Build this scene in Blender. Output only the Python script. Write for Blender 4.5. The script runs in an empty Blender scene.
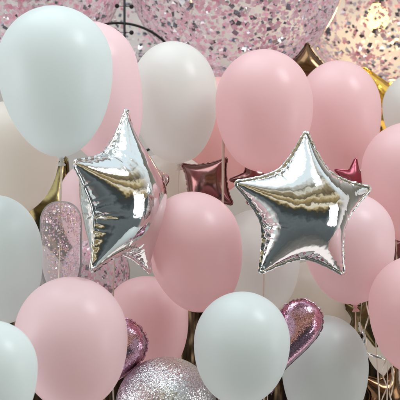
import bpy, bmesh, math, random, os
import numpy as np
from mathutils import Vector, Matrix
from mathutils.geometry import delaunay_2d_cdt
R_ = math.radians
S = bpy.context.scene
COL = S.collection

# ------------------------------------------------------------------ camera
F = 1026.0            # focal length in pixels of the 400 px photograph
CAMZ = 1.55
cam = bpy.data.cameras.new('camera')
cam.sensor_width = 36.0
cam.lens = 36.0 * F / 400.0
cam.clip_end = 100
cam.dof.use_dof = True
cam.dof.focus_distance = 2.75
cam.dof.aperture_fstop = 7.1
camo = bpy.data.objects.new('camera', cam)
camo.location = (0, 0, CAMZ)
camo.rotation_euler = (R_(90), 0, 0)
COL.objects.link(camo)
S.camera = camo
S.render.resolution_x = 1024
S.render.resolution_y = 1024

# ------------------------------------------------------------------ world (the room all round)
W = bpy.data.worlds.new('World')
S.world = W
W.use_nodes = True
nt = W.node_tree
nt.nodes.clear()
out = nt.nodes.new('ShaderNodeOutputWorld')
bg = nt.nodes.new('ShaderNodeBackground')
tc = nt.nodes.new('ShaderNodeTexCoord')
sep = nt.nodes.new('ShaderNodeSeparateXYZ')
nz = nt.nodes.new('ShaderNodeTexNoise')
nz.inputs['Scale'].default_value = 3.2
nz.inputs['Detail'].default_value = 3.0
mp = nt.nodes.new('ShaderNodeMapping')
mp.inputs['Scale'].default_value = (1, 1, .45)
nt.links.new(tc.outputs['Generated'], mp.inputs['Vector'])
nt.links.new(mp.outputs['Vector'], nz.inputs['Vector'])
nt.links.new(tc.outputs['Generated'], sep.inputs[0])
m1 = nt.nodes.new('ShaderNodeMath'); m1.operation = 'MULTIPLY_ADD'
m1.inputs[1].default_value = .46
m1.inputs[2].default_value = -.23
nz2 = nt.nodes.new('ShaderNodeTexNoise'); nz2.inputs['Scale'].default_value = 7; nz2.inputs['Detail'].default_value = 5
mp2 = nt.nodes.new('ShaderNodeMapping'); mp2.inputs['Scale'].default_value = (1, 1, .55)
nt.links.new(tc.outputs['Generated'], mp2.inputs['Vector']); nt.links.new(mp2.outputs['Vector'], nz2.inputs['Vector'])
mm = nt.nodes.new('ShaderNodeMath'); mm.operation = 'MULTIPLY_ADD'; mm.inputs[1].default_value = .40
nt.links.new(nz2.outputs['Fac'], mm.inputs[0])
mn = nt.nodes.new('ShaderNodeMath'); mn.operation = 'MULTIPLY'; mn.inputs[1].default_value = .60
nt.links.new(nz.outputs['Fac'], mn.inputs[0]); nt.links.new(mn.outputs[0], mm.inputs[2])
nt.links.new(mm.outputs[0], m1.inputs[0])
m2 = nt.nodes.new('ShaderNodeMath'); m2.operation = 'ADD'
nt.links.new(sep.outputs['Z'], m2.inputs[0])
nt.links.new(m1.outputs[0], m2.inputs[1])
m3 = nt.nodes.new('ShaderNodeMath'); m3.operation = 'MULTIPLY_ADD'
m3.inputs[1].default_value = .5
m3.inputs[2].default_value = .5
nt.links.new(m2.outputs[0], m3.inputs[0])
cr = nt.nodes.new('ShaderNodeValToRGB')
nt.links.new(m3.outputs[0], cr.inputs[0])
e = cr.color_ramp.elements
e[0].position = 0.0; e[0].color = (.30, .28, .27, 1)
e[1].position = 1.0; e[1].color = (.80, .93, 1.0, 1)
for p, c in ((.05, (.18, .17, .16)), (.14, (.09, .10, .10)), (.34, (.13, .15, .155)), (.42, (.05, .062, .066)), (.50, (.05, .05, .04)), (0.535, (.20, .15, .07)),
             (0.563, (.60, .48, .27)), (0.591, (.85, .80, .68)), (0.612, (.16, .12, .06)), (0.661, (.38, .28, .13)), (0.696, (.72, .62, .42)),
             (0.724, (.12, .09, .05)), (0.780, (.34, .28, .17)), (0.815, (.75, .72, .62)), (0.850, (.22, .20, .16)), (0.892, (.60, .60, .56)), (.935, (.86, .96, 1.0))):
    q = e.new(p); q.color = (*c, 1)
# the camera side of the room is dark and low; sides, below and far side are brightened as added fill light
cr2 = nt.nodes.new('ShaderNodeValToRGB')
nt.links.new(m3.outputs[0], cr2.inputs[0])
e = cr2.color_ramp.elements
e[0].position = 0.0; e[0].color = (1.1, 1.0, .97, 1)
e[1].position = 1.0; e[1].color = (.80, .93, 1.0, 1)
for p, c in ((.30, (.92, .86, .84)), (.52, (.74, .70, .68)), (.64, (.70, .70, .71)), (.80, (.84, .95, 1.0))):
    q = e.new(p); q.color = (*c, 1)
fr = nt.nodes.new('ShaderNodeMapRange'); fr.interpolation_type = 'SMOOTHSTEP'
fr.inputs['From Min'].default_value = -.42; fr.inputs['From Max'].default_value = -.05
sx_ = nt.nodes.new('ShaderNodeMath'); sx_.operation = 'MULTIPLY_ADD'; sx_.inputs[1].default_value = -.4
nt.links.new(sep.outputs['X'], sx_.inputs[0]); nt.links.new(sep.outputs['Y'], sx_.inputs[2])
hz = nt.nodes.new('ShaderNodeMath'); hz.operation = 'MULTIPLY_ADD'; hz.inputs[2].default_value = 1.0004
zn = nt.nodes.new('ShaderNodeMath'); zn.operation = 'MULTIPLY'; zn.inputs[1].default_value = -1
nt.links.new(sep.outputs['Z'], zn.inputs[0]); nt.links.new(zn.outputs[0], hz.inputs[0]); nt.links.new(sep.outputs['Z'], hz.inputs[1])
hs = nt.nodes.new('ShaderNodeMath'); hs.operation = 'SQRT'; nt.links.new(hz.outputs[0], hs.inputs[0])
hd = nt.nodes.new('ShaderNodeMath'); hd.operation = 'DIVIDE'
nt.links.new(sx_.outputs[0], hd.inputs[0]); nt.links.new(hs.outputs[0], hd.inputs[1])
nt.links.new(hd.outputs[0], fr.inputs['Value'])
mw = nt.nodes.new('ShaderNodeMix'); mw.data_type = 'RGBA'
nt.links.new(fr.outputs[0], mw.inputs[0])
nt.links.new(cr.outputs[0], mw.inputs[6]); nt.links.new(cr2.outputs[0], mw.inputs[7])
nt.links.new(mw.outputs[2], bg.inputs['Color'])
bg.inputs['Strength'].default_value = 0.9
nt.links.new(bg.outputs[0], out.inputs['Surface'])

# ------------------------------------------------------------------ lamps
def area(name, loc, target, sx, sy, power, color):
    l = bpy.data.lights.new(name, 'AREA')
    l.shape = 'RECTANGLE'; l.size = sx; l.size_y = sy
    l.energy = power; l.color = color
    o = bpy.data.objects.new(name, l)
    o.location = loc
    d = Vector(target) - Vector(loc)
    o.rotation_euler = d.to_track_quat('-Z', 'Y').to_euler()
    COL.objects.link(o)
    return o
area('window_light', (2.2, 1.7, 4.3), (0, 3, 1.5), 1.0, 1.3, 66, (.90, .96, 1.0))
area('left_fill', (-3.6, 1.4, 1.5), (0, 3, 1.4), 1.6, 2.0, 34, (.92, .96, 1.0))  # added soft fill from the left, not an actual window
area('right_fill', (3.8, 1.9, 1.1), (0, 3, 1.3), 1.4, 1.8, 26, (.97, .97, 1.0))  # matching fill lamp added on the right to flatten the shading, no window there
area('ceiling_light', (-.7, 2.7, 4.5), (0, 3.1, 1.4), 2.8, 2.0, 50, (.84, .95, 1.0))
S.view_settings.view_transform = 'Standard'
S.view_settings.look = 'None'
S.view_settings.exposure = .30
S.view_settings.gamma = 1

# ------------------------------------------------------------------ helpers
def at(px, py, Y):
    return Vector(((px - 200) * Y / F, Y, CAMZ - (py - 200) * Y / F))

def link(name, me, mat=None, parent=None, smooth=True):
    o = bpy.data.objects.new(name, me)
    COL.objects.link(o)
    if mat: me.materials.append(mat)
    if parent: o.parent = parent
    if smooth:
        me.polygons.foreach_set('use_smooth', [True] * len(me.polygons))
    return o

def pydata(name, v, f, mat=None, parent=None, smooth=True):
    me = bpy.data.meshes.new(name)
    me.from_pydata([tuple(map(float, p)) for p in v], [], [tuple(map(int, q)) for q in f])
    me.update()
    return link(name, me, mat, parent, smooth)

def thing(name, label, cat, loc, rot=None, group=None):
    o = bpy.data.objects.new(name, None)
    o.empty_display_size = .05
    o.location = loc
    if rot is not None: o.rotation_euler = rot
    COL.objects.link(o)
    o['label'] = label; o['category'] = cat
    if group: o['group'] = group
    return o

def revolve(prof, seg=64):
    """profile [(r, z)] -> verts, faces, about Z; r == 0 ends are closed"""
    v, f, rows = [], [], []
    for r, z in prof:
        if r < 1e-6:
            rows.append([len(v)]); v.append((0, 0, z))
        else:
            rows.append(list(range(len(v), len(v) + seg)))
            for k in range(seg):
                a = 2 * math.pi * k / seg
                v.append((r * math.cos(a), r * math.sin(a), z))
    for a, b in zip(rows, rows[1:]):
        for k in range(seg):
            k2 = (k + 1) % seg
            if len(a) == 1 and len(b) == 1: continue
            if len(a) == 1: f.append((a[0], b[k], b[k2]))
            elif len(b) == 1: f.append((a[k], b[0], a[k2]))
            else: f.append((a[k], b[k], b[k2], a[k2]))
    return v, f

def tube(pts, rad, seg=8, closed=False):
    v, f = [], []
    n = len(pts)
    up = Vector((0, 1, 0))
    for i, p in enumerate(pts):
        p = Vector(p)
        a = Vector(pts[(i - 1) % n] if closed or i > 0 else pts[0])
        b = Vector(pts[(i + 1) % n] if closed or i < n - 1 else pts[-1])
        t = (b - a).normalized()
        u = t.cross(up)
        if u.length < 1e-3: u = t.cross(Vector((1, 0, 0)))
        u.normalize(); w = t.cross(u)
        r = rad[i] if isinstance(rad, (list, tuple)) else rad
        for k in range(seg):
            q = 2 * math.pi * k / seg
            v.append(p + u * r * math.cos(q) + w * r * math.sin(q))
    m = n if closed else n - 1
    for i in range(m):
        j = (i + 1) % n
        for k in range(seg):
            k2 = (k + 1) % seg
            f.append((i * seg + k, i * seg + k2, j * seg + k2, j * seg + k))
    if not closed:
        f.append(tuple(range(seg))[::-1]); f.append(tuple(range((n - 1) * seg, n * seg)))
    return v, f

# ------------------------------------------------------------------ materials
def newmat(name):
    m = bpy.data.materials.new(name); m.use_nodes = True
    t = m.node_tree; t.nodes.clear()
    o = t.nodes.new('ShaderNodeOutputMaterial')
    return m, t, o

def latex(name, col, back=None, rough=.29):
    m, t, o = newmat(name)
    p = t.nodes.new('ShaderNodeBsdfPrincipled')
    nz = t.nodes.new('ShaderNodeTexNoise'); nz.inputs['Scale'].default_value = 9; nz.inputs['Detail'].default_value = 4
    tcn = t.nodes.new('ShaderNodeTexCoord'); t.links.new(tcn.outputs['Object'], nz.inputs['Vector'])
    mx = t.nodes.new('ShaderNodeMix'); mx.data_type = 'RGBA'
    mx.inputs[6].default_value = (*[c * .95 for c in col], 1)
    mx.inputs[7].default_value = (*[min(1, c * 1.04) for c in col], 1)
    t.links.new(nz.outputs['Fac'], mx.inputs[0])
    sz = t.nodes.new('ShaderNodeSeparateXYZ'); t.links.new(tcn.outputs['Object'], sz.inputs[0])
    nk = t.nodes.new('ShaderNodeMapRange'); nk.interpolation_type = 'SMOOTHSTEP'
    nk.inputs['From Min'].default_value = .012; nk.inputs['From Max'].default_value = .06
    nk.inputs['To Min'].default_value = 1; nk.inputs['To Max'].default_value = 0
    t.links.new(sz.outputs['Z'], nk.inputs['Value'])
    m7 = t.nodes.new('ShaderNodeMix'); m7.data_type = 'RGBA'
    t.links.new(nk.outputs[0], m7.inputs[0]); t.links.new(mx.outputs[2], m7.inputs[6])
    b_ = back or col
    m7.inputs[7].default_value = (b_[0] * .92, b_[1] * .8, b_[2] * .78, 1)
    t.links.new(m7.outputs[2], p.inputs['Base Color'])
    rr = t.nodes.new('ShaderNodeMapRange')
    rr.inputs['To Min'].default_value = rough - .06; rr.inputs['To Max'].default_value = rough + .16
    n2 = t.nodes.new('ShaderNodeTexNoise'); n2.inputs['Scale'].default_value = 30; n2.inputs['Detail'].default_value = 5
    t.links.new(tcn.outputs['Object'], n2.inputs['Vector'])
    t.links.new(n2.outputs['Fac'], rr.inputs['Value'])
    t.links.new(rr.outputs[0], p.inputs['Roughness'])
    p.inputs['Specular IOR Level'].default_value = .5
    p.inputs['Sheen Weight'].default_value = .12; p.inputs['Sheen Roughness'].default_value = .4
    tr = t.nodes.new('ShaderNodeBsdfTranslucent')
    tr.inputs['Color'].default_value = (*(back or col), 1)
    ms = t.nodes.new('ShaderNodeMixShader'); ms.inputs[0].default_value = .56
    t.links.new(p.outputs[0], ms.inputs[1]); t.links.new(tr.outputs[0], ms.inputs[2])
    t.links.new(ms.outputs[0], o.inputs['Surface'])
    return m

def foil(name, col, rough=.07, flake=0.0, bump=.0):
    m, t, o = newmat(name)
    p = t.nodes.new('ShaderNodeBsdfPrincipled')
    p.inputs['Base Color'].default_value = (*col, 1)
    p.inputs['Metallic'].default_value = 1
    p.inputs['Roughness'].default_value = rough
    tcn = t.nodes.new('ShaderNodeTexCoord')
    if flake:
        v = t.nodes.new('ShaderNodeTexVoronoi'); v.inputs['Scale'].default_value = flake
        t.links.new(tcn.outputs['Object'], v.inputs['Vector'])
        geo = t.nodes.new('ShaderNodeNewGeometry')
        s = t.nodes.new('ShaderNodeVectorMath'); s.operation = 'SUBTRACT'; s.inputs[1].default_value = (.5, .5, .5)
        t.links.new(v.outputs['Color'], s.inputs[0])
        k = t.nodes.new('ShaderNodeVectorMath'); k.operation = 'SCALE'; k.inputs['Scale'].default_value = bump
        t.links.new(s.outputs[0], k.inputs[0])
        a = t.nodes.new('ShaderNodeVectorMath'); a.operation = 'ADD'
        t.links.new(geo.outputs['Normal'], a.inputs[0]); t.links.new(k.outputs[0], a.inputs[1])
        n = t.nodes.new('ShaderNodeVectorMath'); n.operation = 'NORMALIZE'
        t.links.new(a.outputs[0], n.inputs[0]); t.links.new(n.outputs[0], p.inputs['Normal'])
        h = t.nodes.new('ShaderNodeHueSaturation'); h.inputs['Color'].default_value = (*col, 1)
        sx = t.nodes.new('ShaderNodeSeparateColor'); t.links.new(v.outputs['Color'], sx.inputs[0])
        mr = t.nodes.new('ShaderNodeMapRange'); mr.inputs['To Min'].default_value = .45; mr.inputs['To Max'].default_value = 1.15
        t.links.new(sx.outputs[0], mr.inputs['Value']); t.links.new(mr.outputs[0], h.inputs['Value'])
        t.links.new(h.outputs[0], p.inputs['Base Color'])
    else:
        nz = t.nodes.new('ShaderNodeTexNoise'); nz.inputs['Scale'].default_value = 17; nz.inputs['Detail'].default_value = 3
        t.links.new(tcn.outputs['Object'], nz.inputs['Vector'])
        b = t.nodes.new('ShaderNodeBump'); b.inputs['Strength'].default_value = .19; b.inputs['Distance'].default_value = .01
        t.links.new(nz.outputs['Fac'], b.inputs['Height']); t.links.new(b.outputs[0], p.inputs['Normal'])
    t.links.new(p.outputs[0], o.inputs['Surface'])
    return m

def clear_film(name, tint, haze=.10, iri=0.0):
    """thin clear balloon skin: transparent, glossy at the rim, a little milky"""
    m, t, o = newmat(name)
    tr = t.nodes.new('ShaderNodeBsdfTransparent'); tr.inputs['Color'].default_value = (*tint, 1)
    gl = t.nodes.new('ShaderNodeBsdfGlossy'); gl.inputs['Roughness'].default_value = .06
    gl.inputs['Color'].default_value = (.95, .95, .95, 1)
    df = t.nodes.new('ShaderNodeBsdfDiffuse'); df.inputs['Color'].default_value = (*tint, 1)
    lw = t.nodes.new('ShaderNodeLayerWeight'); lw.inputs['Blend'].default_value = .12
    m1 = t.nodes.new('ShaderNodeMixShader')
    l2 = t.nodes.new('ShaderNodeLayerWeight'); l2.inputs['Blend'].default_value = .35
    mr = t.nodes.new('ShaderNodeMapRange'); mr.inputs['To Min'].default_value = haze; mr.inputs['To Max'].default_value = min(1, haze + .34)
    pw = t.nodes.new('ShaderNodeMath'); pw.operation = 'POWER'; pw.inputs[1].default_value = 2.2
    t.links.new(l2.outputs['Facing'], pw.inputs[0]); t.links.new(pw.outputs[0], mr.inputs['Value']); t.links.new(mr.outputs[0], m1.inputs[0])
    t.links.new(tr.outputs[0], m1.inputs[1]); t.links.new(df.outputs[0], m1.inputs[2])
    m2 = t.nodes.new('ShaderNodeMixShader')
    t.links.new(lw.outputs['Fresnel'], m2.inputs[0])
    t.links.new(m1.outputs[0], m2.inputs[1]); t.links.new(gl.outputs[0], m2.inputs[2])
    t.links.new(m2.outputs[0], o.inputs['Surface'])
    return m

def plain(name, col, rough=.5, metal=0.0, spread=0.0, scale=20):
    m, t, o = newmat(name)
    p = t.nodes.new('ShaderNodeBsdfPrincipled')
    p.inputs['Base Color'].default_value = (*col, 1)
    p.inputs['Roughness'].default_value = rough; p.inputs['Metallic'].default_value = metal
    if spread:
        tcn = t.nodes.new('ShaderNodeTexCoord')
        nz = t.nodes.new('ShaderNodeTexNoise'); nz.inputs['Scale'].default_value = scale; nz.inputs['Detail'].default_value = 5
        t.links.new(tcn.outputs['Object'], nz.inputs['Vector'])
        mx = t.nodes.new('ShaderNodeMix'); mx.data_type = 'RGBA'
        mx.inputs[6].default_value = (*[c * (1 - spread) for c in col], 1)
        mx.inputs[7].default_value = (*[min(1, c * (1 + spread)) for c in col], 1)
        t.links.new(nz.outputs['Fac'], mx.inputs[0]); t.links.new(mx.outputs[2], p.inputs['Base Color'])
    t.links.new(p.outputs[0], o.inputs['Surface'])
    return m

def confetti_mat(name, cols, metal, rough):
    m, t, o = newmat(name)
    p = t.nodes.new('ShaderNodeBsdfPrincipled')
    p.inputs['Metallic'].default_value = metal; p.inputs['Roughness'].default_value = rough
    g = t.nodes.new('ShaderNodeNewGeometry')
    cr = t.nodes.new('ShaderNodeValToRGB'); cr.color_ramp.interpolation = 'CONSTANT'
    e = cr.color_ramp.elements
    e[0].position = 0; e[0].color = (*cols[0], 1); e[1].position = 1 / len(cols); e[1].color = (*cols[1], 1)
    for i, c in enumerate(cols[2:]):
        q = e.new((i + 2) / len(cols)); q.color = (*c, 1)
    t.links.new(g.outputs['Random Per Island'], cr.inputs[0])
    t.links.new(cr.outputs[0], p.inputs['Base Color'])
    if metal == 0:      # tissue lets light through
        tr = t.nodes.new('ShaderNodeBsdfTranslucent'); t.links.new(cr.outputs[0], tr.inputs['Color'])
        ms = t.nodes.new('ShaderNodeMixShader'); ms.inputs[0].default_value = .45
        t.links.new(p.outputs[0], ms.inputs[1]); t.links.new(tr.outputs[0], ms.inputs[2])
        t.links.new(ms.outputs[0], o.inputs['Surface'])
    else:
        t.links.new(p.outputs[0], o.inputs['Surface'])
    return m

M = {
    'white': latex('white_latex', (.81, .88, .88), (.82, .87, .86)),
    'ivory': latex('ivory_latex', (.85, .82, .77), (.86, .82, .75)),
    'pearl': latex('pearl_white_latex', (.85, .86, .84), (.86, .85, .82)),
    'pink': latex('pink_latex', (.90, .72, .745), (.93, .67, .67)),
    'pale_pink': latex('pale_pink_latex', (.90, .77, .80), (.93, .73, .74)),
    'salmon': latex('salmon_pink_latex', (.90, .68, .67), (.92, .59, .57)),
    'silver': foil('silver_foil', (.76, .775, .77), .06),
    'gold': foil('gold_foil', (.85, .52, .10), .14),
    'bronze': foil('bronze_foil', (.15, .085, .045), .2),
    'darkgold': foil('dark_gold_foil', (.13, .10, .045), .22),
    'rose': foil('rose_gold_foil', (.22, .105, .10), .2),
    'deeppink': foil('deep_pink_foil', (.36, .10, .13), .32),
    'magenta': foil('magenta_holographic_foil', (.74, .44, .58), .15, 560, .17),
    'glitter': foil('silver_glitter', (.93, .95, .97), .28, 520, .65),
    'clear': clear_film('clear_balloon_film', (.985, .975, .98), .06),
    'pinkclear': clear_film('pinkish_clear_film', (.97, .93, .95), .16),
    'pinkconf': confetti_mat('pink_tissue_confetti', [(.92, .60, .70), (.93, .74, .80), (.92, .66, .74), (.93, .86, .89), (.92, .50, .62)], 0, .6),
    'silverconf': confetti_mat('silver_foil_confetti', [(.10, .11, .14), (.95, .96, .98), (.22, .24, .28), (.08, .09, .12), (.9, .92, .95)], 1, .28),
    'glowconf': confetti_mat('iridescent_confetti', [(.85, .60, .66), (.80, .65, .80), (.9, .75, .45), (.8, .8, .85), (.85, .5, .62)], .6, .25),
    'iron': plain('black_iron', (.015, .015, .017), .45, .4),
    'ribbon': plain('cream_curling_ribbon', (.72, .60, .50), .3, 0, .1, 40),
    'wall': plain('beige_wall_paint', (.50, .48, .46), .6, 0, .06, 3),
    'fringe': plain('dark_bronze_fringe', (.16, .10, .055), .25, .8, .4, 3),
    'panel': plain('grey_panel', (.23, .23, .24), .6, 0, .35, 25),
}

# ------------------------------------------------------------------ background wall
v = [(-6, 5.2, -1.5), (6, 5.2, -1.5), (6, 5.2, 6), (-6, 5.2, 6)]
w = pydata('wall', v, [(0, 1, 2, 3)], M['wall'], None, False); w['kind'] = 'structure'
w['label'] = 'beige grey wall seen in the gaps between balloons'

t = thing('fringe_curtain', 'dark bronze foil fringe hanging low behind the bunch of balloons', 'fringe curtain', (0, 4.6, .3))
rnd = random.Random(9); v, f = [], []
ztop = at(0, 288, 4.6).z - .3
for i in range(520):
    x0 = rnd.uniform(-1.6, 1.6); y0 = rnd.uniform(-.05, .05); ph = rnd.uniform(0, 6)
    for j in range(13):
        z = ztop * (1 - j / 12); a = ph + j * .35
        xx = x0 + .01 * math.sin(ph + j * .5); wd = .006
        v += [(xx - wd * math.cos(a), y0 - wd * math.sin(a), z), (xx + wd * math.cos(a), y0 + wd * math.sin(a), z)]
        if j: k = len(v) - 4; f.append((k, k + 1, k + 3, k + 2))
o = pydata('fringe', v, f, M['fringe'], t); o['kind'] = 'stuff'
v, f = tube([(-1.7, 0, ztop), (1.7, 0, ztop)], .012, 10)
pydata('curtain_rod', v, f, M['iron'], t)
v = [(-1.7, .08, -.3), (1.7, .08, -.3), (1.7, .08, ztop), (-1.7, .08, ztop), (-1.7, .09, -.3), (1.7, .09, -.3), (1.7, .09, ztop), (-1.7, .09, ztop)]
pydata('backing_cloth', v, [(0, 1, 2, 3), (5, 4, 7, 6), (3, 2, 6, 7), (0, 4, 5, 1), (0, 3, 7, 4), (1, 5, 6, 2)], plain('brown_backing_cloth', (.05, .03, .02), .8, 0, .3, 8), t, False)

# ------------------------------------------------------------------ latex balloons
def balloon_profile(R, L, knot_r=.007, full=.86):
    prof = [(0, R * 1.0)]
    N = 30
    for i in range(1, N + 1):
        a = math.pi / 2 * i / N
        prof.append((R * math.sin(a), R * math.cos(a) * 1.0))
    N = 40
    for i in range(1, N + 1):
        a = math.pi / 2 * i / N
        s = math.sin(a)
        r = R * math.cos(a) ** full * (1 - .05 * s * s)
        if r < knot_r * 1.2: break
        prof.append((r, -L * s))
    # flare in towards the neck
    prof.append((knot_r, -L - .004)); 
    return prof

def ribbon_mesh(length, seed, width=.0045, sway=.02, flat=False, curl=0):
    rnd = random.Random(seed)
    v, f = [], []
    n = 60 if not curl else 260
    ph = rnd.uniform(0, 6); k = rnd.uniform(2, 4); tw = rnd.uniform(1.0, 3.0)
    for i in range(n + 1):
        s = i / n
        x = sway * s * math.sin(ph + k * s); y = .012 * s * math.cos(ph + 3 * s)
        a = .3 + s if flat else tw * s * 3 + ph
        if curl:
            x += curl * math.cos(70 * s * length + ph) * min(1, s * 4); y += curl * math.sin(70 * s * length + ph) * min(1, s * 4); a = 70 * s * length + ph + 1.57
        dx, dy = width / 2 * math.cos(a), width / 2 * math.sin(a)
        z = -length * s
        ex, ey = -.0003 * math.sin(a), .0003 * math.cos(a)
        v += [(x - dx - ex, y - dy - ey, z), (x + dx - ex, y + dy - ey, z), (x + dx + ex, y + dy + ey, z), (x - dx + ex, y - dy + ey, z)]
    for i in range(n):
        b = i * 4
        for k2 in range(4):
            f.append((b + k2, b + (k2 + 1) % 4, b + 4 + (k2 + 1) % 4, b + 4 + k2))
    return v, f

def latex_balloon(px, py, rx, L, Y, mat, label, group, roll=0, pitch=0, ry=1.0, ribbon=.7, seed=1):
    """px,py widest point; rx half width in px; L px from there to the knot; roll: knot swings right (deg)"""
    c = at(px, py, Y)
    R = rx * Y / F; Lm = L * Y / F
    rot = Matrix.Rotation(R_(-roll), 4, 'Y') @ Matrix.Rotation(R_(pitch), 4, 'X')
    base = c + rot @ Vector((0, 0, -Lm - .014))
    t = thing('latex_balloon', label, 'balloon', base, rot.to_euler(), group)
    off = Lm + .014
    prof = [(r, z + off) if z <= 0 else (r, z * ry + off) for r, z in balloon_profile(R, Lm, full=1.0 if px == 55 else .86)]
    v, f = revolve(prof, 72)
    rnd = random.Random(seed)
    a1, a2 = rnd.uniform(0, 6), rnd.uniform(0, 6)
    v = [(x * (1 + .006 * math.sin(2 * math.atan2(y, x) + a1)), y * (1 + .006 * math.sin(3 * math.atan2(y, x) + a2)), z) for x, y, z in v]
    pydata('envelope', v, f, M[mat], t)
    kp = [(0.0, .016), (.006, .015), (.0065, .012), (.0045, .010), (.0062, .008), (.0068, .006), (.005, .004), (.004, .002), (.0075, -.003), (.0105, -.007), (.0100, -.0085), (.006, -.006), (0.0, -.003)]
    v, f = revolve(kp, 20)
    pydata('knot', v, f, M[mat], t)
    if ribbon:
        v, f = ribbon_mesh(ribbon, seed * 7 + 3)
        inv = rot.to_3x3().inverted()
        v = [inv @ Vector(p) + Vector((0, 0, .004)) for p in v]
        pydata('ribbon', v, f, M['ribbon'], t)
    return t

GW, GP = 'white latex balloons in the bunch', 'pink latex balloons in the bunch'
LATEX = [
    # px, py, rx, L, Y, mat, label, group, roll, pitch, ry
    (55, 65, 57, 92, 2.55, 'white', 'biggest white balloon at upper left with its edge beyond the frame', GW, 3, 6, 1.03),
    (92, 70, 46, 96, 2.86, 'pale_pink', 'pale pink balloon peeking out from behind the big white balloon', GP, 14, 0, 1.05),
    (174, 93, 43, 70, 3.14, 'pearl', 'off-white balloon above the pointed tip of the left silver star', GW, 4, 0, 1.2),
    (217, 118, 41, 76, 3.42, 'salmon', 'salmon pink balloon mostly hidden between the off-white and pink balloons', GP, -2, 0, 1.0),
    (264, 104, 49, 68, 2.95, 'pink', 'pink balloon directly above the right silver star', GP, 2, 4, 1.11),
    (339, 108, 42, 68, 3.26, 'pink', 'pink balloon under the gold-lit confetti balloon and right of the star tip', GP, 4, 3, 1.13),
    (416, 106, 33, 46, 3.5, 'pearl', 'grey-white balloon cut by the right edge beneath the gold foil', GW, 0, 0, 1.0),
    (410, 170, 48, 72, 3.02, 'pink', 'pink balloon cut off by the right edge beside the right star point', GP, 0, 0, 1.0),
    (348, 236, 46, 68, 2.86, 'pale_pink', 'pale pink balloon tucked behind the lower right of the right silver star', GP, 6, 0, .95),
    (418, 304, 49, 70, 2.7, 'pink', 'pink balloon cut off by the right edge at lower right', GP, 0, 0, 1.0),
    (8, 150, 51, 66, 3.05, 'ivory', 'warm ivory balloon beneath the biggest white balloon', GW, 0, 0, .95),
    (-2, 250, 44, 74, 2.72, 'white', 'white balloon cut off by the left edge at mid height', GW, 6, 0, 1.25),
    (-8, 368, 45, 70, 2.27, 'white', 'bluish white balloon in the bottom left corner', GW, 0, 0, 1.05),
    (71, 335, 56, 74, 2.5, 'pale_pink', 'large pale pink balloon at lower left beside the corner white balloon', GP, 6, 0, 1.04),
    (193, 241, 48, 72, 2.78, 'pink', 'pink balloon in the centre between the two silver stars', GP, 12, 4, 1.03),
    (146, 316, 42, 64, 3.06, 'pink', 'pink balloon below and behind the central pink balloon', GP, 4, 0, .95),
    (242, 342, 48, 63, 2.52, 'white', 'white balloon at bottom centre overlapping the magenta heart', GW, -4, 6, 1.05),
    (325, 366, 43, 66, 2.86, 'white', 'bluish white balloon at the bottom right of the magenta heart', GW, 0, 0, 1.18),
    (258, 250, 41, 62, 3.12, 'pearl', 'pearly off-white balloon behind the left arms of the right star', GW, 10, 0, 1.0),
    (314, 304, 43, 62, 3.28, 'ivory', 'dim ivory balloon behind the top of the magenta heart', GW, 10, 0, 1.0),
    (168, 200, 47, 72, 3.34, 'ivory', 'ivory balloon half hidden behind the left silver star', GW, -6, 0, 1.0),
    (400, 336, 36, 44, 3.25, 'ivory', 'shaded ivory balloon behind the lower right pink balloon and the ribbons', GW, 0, 0, 1.0),
    (314, 164, 41, 62, 3.55, 'salmon', 'salmon pink balloon behind the upper arm of the right silver star', GP, 0, 0, 1.0),
    (95, 197, 36, 62, 3.42, 'pale_pink', 'very pale pink balloon behind the left tips of the left silver star', GP, 0, 0, 1.0),
]
for i, (px, py, rx, L, Y, mat, lab, grp, roll, pitch, ry) in enumerate(LATEX):
    latex_balloon(px, py, rx, L, Y, mat, lab, grp, roll, pitch, ry, ribbon=.9, seed=i + 1)

# ------------------------------------------------------------------ foil balloons: inflate two welded sheets (cloth solve)
def star_outline(points, rho, n_side=16):
    P = []
    k = points * 2
    base = [((1 if i % 2 == 0 else rho) * math.sin(2 * math.pi * i / k), (1 if i % 2 == 0 else rho) * math.cos(2 * math.pi * i / k)) for i in range(k)]
    for i in range(k):
        a, b = base[i], base[(i + 1) % k]
        for s in range(n_side):
            t_ = s / n_side
            P.append((a[0] + (b[0] - a[0]) * t_, a[1] + (b[1] - a[1]) * t_))
    P = np.array(P)
    for _ in range(2):
        P = (np.roll(P, 1, 0) + P * 2 + np.roll(P, -1, 0)) / 4
    return P

def heart_outline(n=150):
    t_ = np.linspace(0, 2 * np.pi, n, endpoint=False)
    x = 16 * np.sin(t_) ** 3
    y = 13 * np.cos(t_) - 5 * np.cos(2 * t_) - 2 * np.cos(3 * t_) - np.cos(4 * t_)
    P = np.stack([x, y + 2.5], 1) / 16.0
    # resample evenly
    Q = np.vstack([P, P[:1]]); d = np.r_[0, np.cumsum(np.linalg.norm(np.diff(Q, axis=0), axis=1))]
    s = np.linspace(0, d[-1], n, endpoint=False)
    return np.stack([np.interp(s, d, Q[:, 0]), np.interp(s, d, Q[:, 1])], 1)

def round_outline(n=130):
    t_ = np.linspace(0, 2 * np.pi, n, endpoint=False)
    return np.stack([np.sin(t_), np.cos(t_)], 1)

def inside(P, q):
    x, y = q[:, 0], q[:, 1]; c = np.zeros(len(q), bool); n = len(P); j = n - 1
    for i in range(n):
        xi, yi = P[i]; xj, yj = P[j]
        m = ((yi > y) != (yj > y)) & (x < (xj - xi) * (y - yi) / (yj - yi + 1e-12) + xi)
        c ^= m; j = i
    return c

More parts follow.
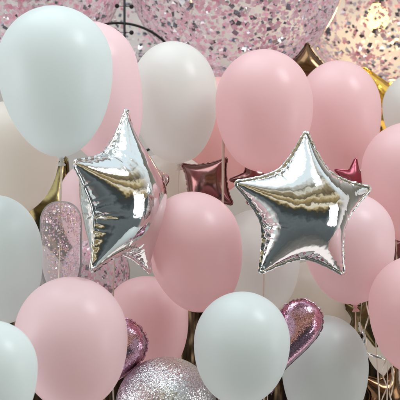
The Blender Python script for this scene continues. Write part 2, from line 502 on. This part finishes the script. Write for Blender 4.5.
def inflate(P, h=.034, steps=420, iters=10, seed=0, press=.0011, comp=.35, pucker=.012):
    rng = np.random.default_rng(seed)
    xs = np.arange(-1.1, 1.1, h); ys = np.arange(-1.1, 1.1, h * .866)
    G = np.array([(x + (h / 2 if j % 2 else 0), y) for j, y in enumerate(ys) for x in xs])
    G += rng.uniform(-.12, .12, G.shape) * h
    G = G[inside(P, G)]
    A = P; B = np.roll(P, -1, 0); AB = B - A
    d = np.full(len(G), 9.0)
    for a, ab in zip(A, AB):
        t_ = np.clip(((G - a) @ ab) / (ab @ ab), 0, 1)
        d = np.minimum(d, np.linalg.norm(G - a - t_[:, None] * ab, axis=1))
    G = G[d > h * .55]; 
    V = np.vstack([P, G]); nb = len(P)
    vv, ee, ff, *_r = delaunay_2d_cdt([Vector(p) for p in V], [], [list(range(nb))], 1, 1e-7)
    V = np.array([tuple(p) for p in vv]); T = np.array([tuple(f) for f in ff if len(f) == 3])
    # orientation +z
    a, b, c = V[T[:, 0]], V[T[:, 1]], V[T[:, 2]]
    cr_ = (b[:, 0] - a[:, 0]) * (c[:, 1] - a[:, 1]) - (b[:, 1] - a[:, 1]) * (c[:, 0] - a[:, 0])
    T[cr_ < 0] = T[cr_ < 0][:, ::-1]
    es = {}
    for t3 in T:
        for i in range(3):
            k = tuple(sorted((int(t3[i]), int(t3[(i + 1) % 3])))); es.setdefault(k, []).append(int(t3[(i + 2) % 3]))
    E = np.array(list(es.keys()))
    rim = np.zeros(len(V), bool)
    for k, o in es.items():
        if len(o) == 1: rim[list(k)] = True
    BE = np.array([o for o in es.values() if len(o) == 2])
    rest = np.linalg.norm(V[E[:, 0]] - V[E[:, 1]], axis=1)
    brest = np.linalg.norm(V[BE[:, 0]] - V[BE[:, 1]], axis=1)
    n = len(V)
    X = np.zeros((n, 3)); X[:, :2] = V
    X[~rim, 2] = .03 + rng.uniform(0, .004, (~rim).sum())
    prev = X.copy()
    cnt = np.bincount(E.ravel(), minlength=n).astype(float)
    cnt[cnt == 0] = 1
    cntb = np.bincount(BE.ravel(), minlength=n).astype(float); cntb[cntb == 0] = 1
    def project(X, E, rest, cnt, kt, kc, om):
        D = X[E[:, 1]] - X[E[:, 0]]; L = np.linalg.norm(D, axis=1) + 1e-12
        s = (L - rest) / L; s = np.where(s > 0, s * kt, s * kc)
        C = D * (s * .5)[:, None]
        for ax in range(3):
            dx = np.bincount(E[:, 0], C[:, ax], n) - np.bincount(E[:, 1], C[:, ax], n)
            X[:, ax] += dx / cnt * om
    for s_ in range(steps):
        N = np.cross(X[T[:, 1]] - X[T[:, 0]], X[T[:, 2]] - X[T[:, 0]])
        Fo = np.zeros((n, 3))
        for ax in range(3):
            for j in range(3):
                Fo[:, ax] += np.bincount(T[:, j], N[:, ax], n)
        Fo /= (h * h * 3)
        pr = press * min(1, s_ / 40 + .1)
        vel = (X - prev) * .93
        prev = X.copy()
        X = X + vel + Fo * pr
        for _ in range(iters):
            project(X, E, rest, cnt, 1.0, comp, 1.9)
            project(X, BE, brest, cntb, .04, .04, 1.0)
            X[rim, 2] = 0; X[:, 2] = np.maximum(X[:, 2], 0)
    # light smoothing
    for _ in range(1):
        sm = np.zeros_like(X)
        for ax in range(3):
            sm[:, ax] = (np.bincount(E[:, 0], X[E[:, 1], ax], n) + np.bincount(E[:, 1], X[E[:, 0], ax], n)) / cnt
        X[~rim] = X[~rim] * .5 + sm[~rim] * .5
    # puckers that run in from the welded seam
    rest2 = V[:, :2]
    seg = np.linalg.norm(np.roll(P, -1, 0) - P, axis=1); arc = np.r_[0, np.cumsum(seg)][:-1]
    dd = np.linalg.norm(rest2[:, None, :] - P[None], axis=2); ni = dd.argmin(1); dist = dd.min(1)
    prevd = P - np.roll(P, 4, 0); nextd = np.roll(P, -4, 0) - P
    turn = prevd[:, 0] * nextd[:, 1] - prevd[:, 1] * nextd[:, 0]
    turn = turn / (np.linalg.norm(prevd, axis=1) * np.linalg.norm(nextd, axis=1))
    area_ = (P[:, 0] * np.roll(P[:, 1], -1) - P[:, 1] * np.roll(P[:, 0], -1)).sum()
    conc = np.maximum(0, -turn * np.sign(area_))
    for _ in range(14): conc = (np.roll(conc, 1) + conc + np.roll(conc, -1)) / 3
    conc = conc / (conc.max() + 1e-9) if conc.max() > .02 else conc
    L_ = arc[-1] + seg[-1]; s0 = arc[ni]
    K = max(12, int(L_ / .085))
    jit = np.cumsum(rng.normal(0, .35, len(P))); jit -= np.linspace(0, 1, len(P)) * (jit[-1] - jit[0])
    ph = 2 * np.pi * K * s0 / L_ + jit[ni] * .6
    reach = .075 + .10 * conc[ni] + .03 * np.sin(s0 * 23)
    amp = pucker * (.35 + .9 * conc[ni]) * np.exp(-(dist / reach) ** 1.5) * (1 + .5 * np.sin(s0 * 37 + 1))
    N = np.cross(X[T[:, 1]] - X[T[:, 0]], X[T[:, 2]] - X[T[:, 0]]); VN = np.zeros((n, 3))
    for ax in range(3):
        for j in range(3): VN[:, ax] += np.bincount(T[:, j], N[:, ax], n)
    VN /= np.linalg.norm(VN, axis=1)[:, None] + 1e-12
    disp = amp * (np.abs(np.sin(ph / 2)) * 2 - 1.2)
    disp[rim] = 0
    X = X + VN * disp[:, None]
    # ordered rim
    rimorder = list(range(nb))
    return X, T, rim, rimorder

SHAPES = {}
def foil_shape(kind):
    if kind in SHAPES: return SHAPES[kind]
    if kind == 'star': r = inflate(star_outline(5, .70, 22), h=.020, seed=4, comp=.9, steps=400, press=.00016, iters=8)
    elif kind == 'heart': r = inflate(heart_outline(), h=.045, seed=5, steps=300, press=.0005, pucker=.003, comp=.12)
    elif kind == 'roughstar': r = inflate(star_outline(5, .56, 9), h=.055, seed=6, steps=300, press=.0006)
    elif kind == 'square': r = inflate(star_outline(4, .74, 12), h=.055, seed=8, steps=300, press=.0006)
    SHAPES[kind] = r
    return r

def foil_balloon(name, kind, loc, size, rot, mat, label, cat, group=None, thick=1.0, sub=1, flap=.035, tail=True):
    X, T, rim, ro = foil_shape(kind)
    X = X.copy()
    if kind == 'star': zm = X[:, 2].max(); X[:, 2] = zm * (X[:, 2] / zm) ** 1.18
    X[:, 2] *= thick
    n = len(X)
    idx = {}
    V = list(map(tuple, X)); Fc = [tuple(t_) for t_ in T]
    mirror = {}
    for i in range(n):
        if rim[i]: mirror[i] = i
        else: mirror[i] = len(V); V.append((X[i, 0], X[i, 1], -X[i, 2]))
    Fc += [(mirror[a], mirror[c], mirror[b]) for a, b, c in T]
    V = np.array(V)
    # local frame: shape lies in XZ, front faces -Y
    P3 = np.stack([V[:, 0], -V[:, 2], V[:, 1]], 1) * size
    lo = P3[:, 2].min()
    rotm = rot.to_3x3()
    base = Vector(loc) + rotm @ Vector((0, 0, lo))
    t = thing(name, label, cat, base, rot.to_euler(), group)
    P3[:, 2] -= lo
    o = pydata('foil_envelope', P3, Fc, M[mat], t)
    bm = bmesh.new(); bm.from_mesh(o.data); bmesh.ops.recalc_face_normals(bm, faces=bm.faces); bm.to_mesh(o.data); bm.free()
    o.data.polygons.foreach_set('use_smooth', [True] * len(o.data.polygons))
    if sub:
        md = o.modifiers.new('smooth', 'SUBSURF'); md.levels = sub; md.render_levels = sub
    # flat welded seam all round
    rp = X[ro][:, :2]
    c = rp.mean(0)
    tang = np.roll(rp, -1, 0) - np.roll(rp, 1, 0)
    nor = np.stack([tang[:, 1], -tang[:, 0]], 1); nor /= np.linalg.norm(nor, axis=1)[:, None] + 1e-9
    if ((rp - c) * nor).sum() < 0: nor = -nor
    rng = np.random.default_rng(3)
    for _ in range(2): nor = (np.roll(nor, 1, 0) + nor + np.roll(nor, -1, 0)); nor /= np.linalg.norm(nor, axis=1)[:, None]
    m = len(ro)
    wob = rng.normal(0, .006, m) * size
    v, f = [], []
    th = .0011
    for i in range(m):
        p = rp[i] * size; q = (rp[i] + nor[i] * flap * rng.uniform(.9, 1.08)) * size; p_in = (rp[i] - nor[i] * .012) * size
        v += [(p_in[0], -th, p_in[1] - lo), (p_in[0], th, p_in[1] - lo), (q[0], wob[i] + th, q[1] - lo), (q[0], wob[i] - th, q[1] - lo)]
    for i in range(m):
        j = (i + 1) % m
        for k in range(4):
            f.append((i * 4 + k, i * 4 + (k + 1) % 4, j * 4 + (k + 1) % 4, j * 4 + k))
    pydata('seam', v, f, M[mat], t)
    return t

def rot3(yaw, pitch, roll):
    """yaw: turn about vertical; pitch: top tips away(+); roll: in-plane clockwise"""
    return Matrix.Rotation(R_(yaw), 4, 'Z') @ Matrix.Rotation(R_(-pitch), 4, 'X') @ Matrix.Rotation(R_(roll), 4, 'Y')

GS = 'silver star balloons'
foil_balloon('star_balloon', 'star', at(304, 210, 2.62), .207, rot3(20, 1, 2), 'silver',
             'silver foil star on the right, facing the camera between pink balloons', 'star balloon', GS, thick=.92)
foil_balloon('star_balloon', 'star', at(124, 199, 2.6), .236, rot3(61, 1, 4), 'silver',
             'silver foil star on the left, turned sideways in front of the off-white balloon', 'star balloon', GS, thick=.84)

GB = 'small metallic foil star balloons in the gaps'
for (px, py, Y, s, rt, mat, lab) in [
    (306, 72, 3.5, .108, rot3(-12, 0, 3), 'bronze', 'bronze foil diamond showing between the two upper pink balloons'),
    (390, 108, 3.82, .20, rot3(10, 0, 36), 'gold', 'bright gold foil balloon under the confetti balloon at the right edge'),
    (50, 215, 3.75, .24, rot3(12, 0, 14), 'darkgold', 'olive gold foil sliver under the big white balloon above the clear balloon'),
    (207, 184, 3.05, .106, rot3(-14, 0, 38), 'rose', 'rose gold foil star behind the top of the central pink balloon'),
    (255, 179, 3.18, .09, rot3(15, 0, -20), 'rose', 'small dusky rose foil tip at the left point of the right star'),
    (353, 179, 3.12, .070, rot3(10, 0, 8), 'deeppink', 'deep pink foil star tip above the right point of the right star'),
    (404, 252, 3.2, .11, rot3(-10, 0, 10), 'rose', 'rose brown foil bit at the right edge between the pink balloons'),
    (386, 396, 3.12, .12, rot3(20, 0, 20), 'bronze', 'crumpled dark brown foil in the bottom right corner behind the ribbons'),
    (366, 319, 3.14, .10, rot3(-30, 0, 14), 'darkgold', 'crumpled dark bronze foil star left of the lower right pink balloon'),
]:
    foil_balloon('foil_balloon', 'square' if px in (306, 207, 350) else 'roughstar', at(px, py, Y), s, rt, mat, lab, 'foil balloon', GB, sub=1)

GH = 'magenta heart foil balloons'
foil_balloon('heart_balloon', 'heart', at(275, 344, 2.695), .150, rot3(4, 0, 4), 'magenta',
             'speckled magenta foil heart between the two bottom white balloons', 'heart balloon', GH, flap=.02)
foil_balloon('heart_balloon', 'heart', at(88, 364, 2.78), .178, rot3(-4, 0, 14), 'magenta',
             'speckled magenta foil heart peeking out behind the large pale pink balloon', 'heart balloon', GH, flap=.02)

# ------------------------------------------------------------------ glitter balloon
def ball_thing(name, label, cat, px, py, rx, L, Y, group=None):
    c = at(px, py, Y); R = rx * Y / F; Lm = L * Y / F
    t = thing(name, label, cat, c + Vector((0, 0, -Lm - .01)), None, group)
    return t, c, R, Lm

t, c, R, Lm = ball_thing('glitter_balloon', 'silver glitter balloon at the bottom edge left of the centre white balloon', 'glitter balloon', 166, 408, 51, 62, 2.74)
prof = [(r, z + Lm + .01) for r, z in balloon_profile(R, Lm)]
v, f = revolve(prof, 96)
pydata('envelope', v, f, M['glitter'], t)
v, f = revolve([(0, .014), (.006, .012), (.005, .006), (.009, 0), (.006, .001), (0, .002)], 16)
pydata('knot', v, f, M['clear'], t)

# ------------------------------------------------------------------ confetti balloons
def confetti(n, R, Lm, off, seed, smin, smax, inset, sq=True, power=1.0, zbias=0.0, zmin=-1):
    rnd = random.Random(seed)
    v, f = [], []
    while len(f) < n:
        z = rnd.uniform(max(-1, zmin), 1)
        if rnd.random() < zbias * max(0, z): continue
        a = rnd.uniform(0, 2 * math.pi)
        q = math.sqrt(1 - z * z)
        cl = math.sin(5 * a + seed) * math.cos(7 * z + seed * 2) + .7 * math.sin(11 * a * .5 + 9 * z + seed)
        if rnd.random() > .62 + .38 * cl: continue
        d = Vector((q * math.cos(a), q * math.sin(a), z))
        sc = R - inset - abs(rnd.gauss(0, .004)) - (.0 if rnd.random() < .93 else rnd.uniform(0, .05))
        p = Vector((d.x * sc, d.y * sc, d.z * (sc if d.z > 0 else sc * Lm / R)))
        nn = (d + Vector((rnd.gauss(0, .28), rnd.gauss(0, .28), rnd.gauss(0, .28)))).normalized()
        u = nn.orthogonal().normalized(); w = nn.cross(u)
        b = rnd.uniform(0, 6.28); u, w = u * math.cos(b) + w * math.sin(b), w * math.cos(b) - u * math.sin(b)
        s = rnd.uniform(smin, smax) / 2; s2 = s * rnd.uniform(.7, 1)
        i = len(v)
        bend = nn * rnd.uniform(-.15, .3) * s
        for (x, y) in ((-1, -1), (1, -1), (1, 1), (-1, 1)):
            v.append(p + u * s * x + w * s2 * y * rnd.uniform(.85, 1.1) + bend * (1 if x * y > 0 else -1) + Vector((0, 0, off)))
        f.append((i, i + 1, i + 2, i + 3))
    return v, f

def confetti_balloon(px, py, rx, L, Y, label, npink, nsilver, seed, film='clear', dark=0, smax=.019, conf='pinkconf', name='confetti_balloon', boxy=False):
    t, c, R, Lm = ball_thing(name, label, 'confetti balloon', px, py, rx, L, Y, 'clear balloons filled with pink and silver confetti')
    off = Lm + .01
    if boxy:
        prof = [(0, R)] + [(R * math.sin(a) ** .8, R * math.cos(a)) for a in np.linspace(.05, 1.5, 24)] + [(R, -z) for z in np.linspace(0, Lm * .55, 8)]
        prof += [(max(.006, R * math.cos(a) ** .8), -Lm * (.55 + .45 * math.sin(a))) for a in np.linspace(.1, 1.565, 16)]
    else:
        prof = balloon_profile(R, Lm)
    prof = [(r, z + off) for r, z in prof]
    v, f = revolve(prof, 96)
    pydata('envelope', v, f, M[film], t)
    v, f = confetti(npink, R, Lm, off, seed, smax * .45, smax, .004)
    o = pydata('pink_confetti', v, f, M[conf], t, False); o['kind'] = 'stuff'
    v, f = confetti(nsilver, R, Lm, off, seed + 50, smax * .5, smax * 1.12, .008)
    o = pydata('silver_confetti', v, f, M['silverconf'], t, False); o['kind'] = 'stuff'
    v, f = revolve([(0, .014), (.006, .012), (.005, .006), (.009, 0), (.006, .001), (0, .002)], 16)
    pydata('knot', v, f, M['clear'], t)
    return t

confetti_balloon(236, -44, 112, 122, 3.75, 'giant clear balloon of pink and silver confetti at the top centre', 6200, 1900, 11)
confetti_balloon(384, -8, 86, 94, 4.3, 'clear confetti balloon glowing gold in the top right corner', 2700, 1200, 12)
confetti_balloon(40, -30, 84, 90, 3.7, 'clear confetti balloon behind the biggest white balloon in the top left corner', 3300, 500, 13)
confetti_balloon(124, -14, 72, 82, 4.4, 'clear confetti balloon crossed by the black iron rod at the top', 900, 600, 14)
confetti_balloon(61, 222, 21, 72, 3.02, 'narrow clear balloon of iridescent pink flakes left of the left silver star', 1500, 60, 15, 'pinkclear', smax=.006, conf='glowconf', boxy=True)
confetti_balloon(96, 272, 34, 44, 3.2, 'pink confetti balloon below the lower tip of the left silver star', 1100, 300, 16, 'pinkclear', smax=.011)

# ------------------------------------------------------------------ gold lamp glow behind the top right balloon
l = bpy.data.lights.new('warm_bulb', 'POINT'); l.energy = 8; l.color = (1, .66, .22); l.shadow_soft_size = .09
lo = bpy.data.objects.new('warm_bulb', l); lo.location = at(382, 46, 4.74); COL.objects.link(lo)
t = thing('hanging_bulb', 'warm glowing bulb behind the confetti balloon in the top right corner', 'lamp', at(377, 20, 4.88))
m_, tt, oo = newmat('glowing_bulb_glass'); em = tt.nodes.new('ShaderNodeEmission'); em.inputs['Color'].default_value = (1, .62, .18, 1); em.inputs['Strength'].default_value = 4
tt.links.new(em.outputs[0], oo.inputs['Surface'])
v, f = revolve([(0, -.05), (.03, -.045), (.05, -.02), (.055, .01), (.045, .04), (.025, .065), (.02, .08), (0, .08)], 32)
pydata('bulb', v, f, m_, t)
v, f = revolve([(0, .075), (.022, .075), (.024, .11), (.018, .13), (.004, .135), (.004, 1.5), (0, 1.5)], 24)
pydata('socket', v, f, M['iron'], t)

# ------------------------------------------------------------------ iron stand with ring
Yi = 3.62
t = thing('iron_stand', 'black iron rod and ring standing behind the upper left balloons', 'iron stand', at(124.5, 420, Yi))
org = t.location
cpt = at(118, 90, Yi); rr_ = 67 * Yi / F
v, f = tube([tuple(cpt - org + Vector((rr_ * math.cos(a), 0, rr_ * math.sin(a)))) for a in np.linspace(0, 2 * math.pi, 96, endpoint=False)], .0045, 8, True)
pydata('ring', v, f, M['iron'], t)
v, f = tube([tuple(at(124.5, -60, Yi) - org), tuple(at(124.5, 278, Yi) - org)], .0042, 10)
pydata('rod', v, f, M['iron'], t)
v, f = tube([tuple(at(124.5 - 3 - 3 * math.cos(a), 277 + 3.5 * math.sin(a), Yi) - org) for a in np.linspace(-1, math.pi, 14)], .004, 8)
pydata('hook', v, f, M['iron'], t)

for yy in (6, 32):
    a_, b_ = at(117, yy, Yi) - org, at(131.5, yy + .6, Yi) - org
    v, f = tube([tuple(a_), tuple(b_)], .0012, 6)
    pydata('cross_wire', v, f, M['iron'], t)
    for q_ in (a_, b_):
        v, f = revolve([(0, .0085), (.006, .006), (.0085, 0), (.006, -.006), (0, -.0085)], 14)
        pydata('stud', [Vector(p) + q_ for p in v], f, M['iron'], t)

# ------------------------------------------------------------------ loose ribbons in the lower right corner
rnd = random.Random(77)
for k, (px, Y) in enumerate([(363, 3.04), (368, 3.0), (374, 3.03), (379.5, 3.01), (384, 3.05), (390, 3.0), (396, 3.03)]):
    top = at(px + rnd.uniform(-1, 1), 236, Y)
    v, f = ribbon_mesh(.8, 300 + k, .0045, .03, curl=(0, .004, 0, .006, 0, .003, .005)[k])
    o = pydata('ribbon', v, f, M['ribbon'])
    o.location = top
    o['label'] = ('first', 'second', 'third', 'fourth', 'fifth', 'sixth', 'last')[k] + ' thin cream ribbon from the left in the cluster hanging at lower right'; o['category'] = 'ribbon'
    o['group'] = 'loose cream ribbons at the lower right'
v, f = ribbon_mesh(.5, 501, .0095, .004, True)
o = pydata('ribbon', v, f, M['ribbon']); o.location = at(223.5, 112, 2.97)
o['label'] = 'wide cream ribbon dropping behind the central pink balloon'; o['category'] = 'ribbon'
v, f = ribbon_mesh(.13, 611, .012, .03, curl=.007)
o = pydata('foil_strip', v, f, M['silver']); o.location = at(359, 322, 2.97); o.rotation_euler = (0, R_(-22), 0)
o['label'] = 'twisted strip of shiny silver foil hanging beside the bluish white balloon at lower right'; o['category'] = 'foil strip'
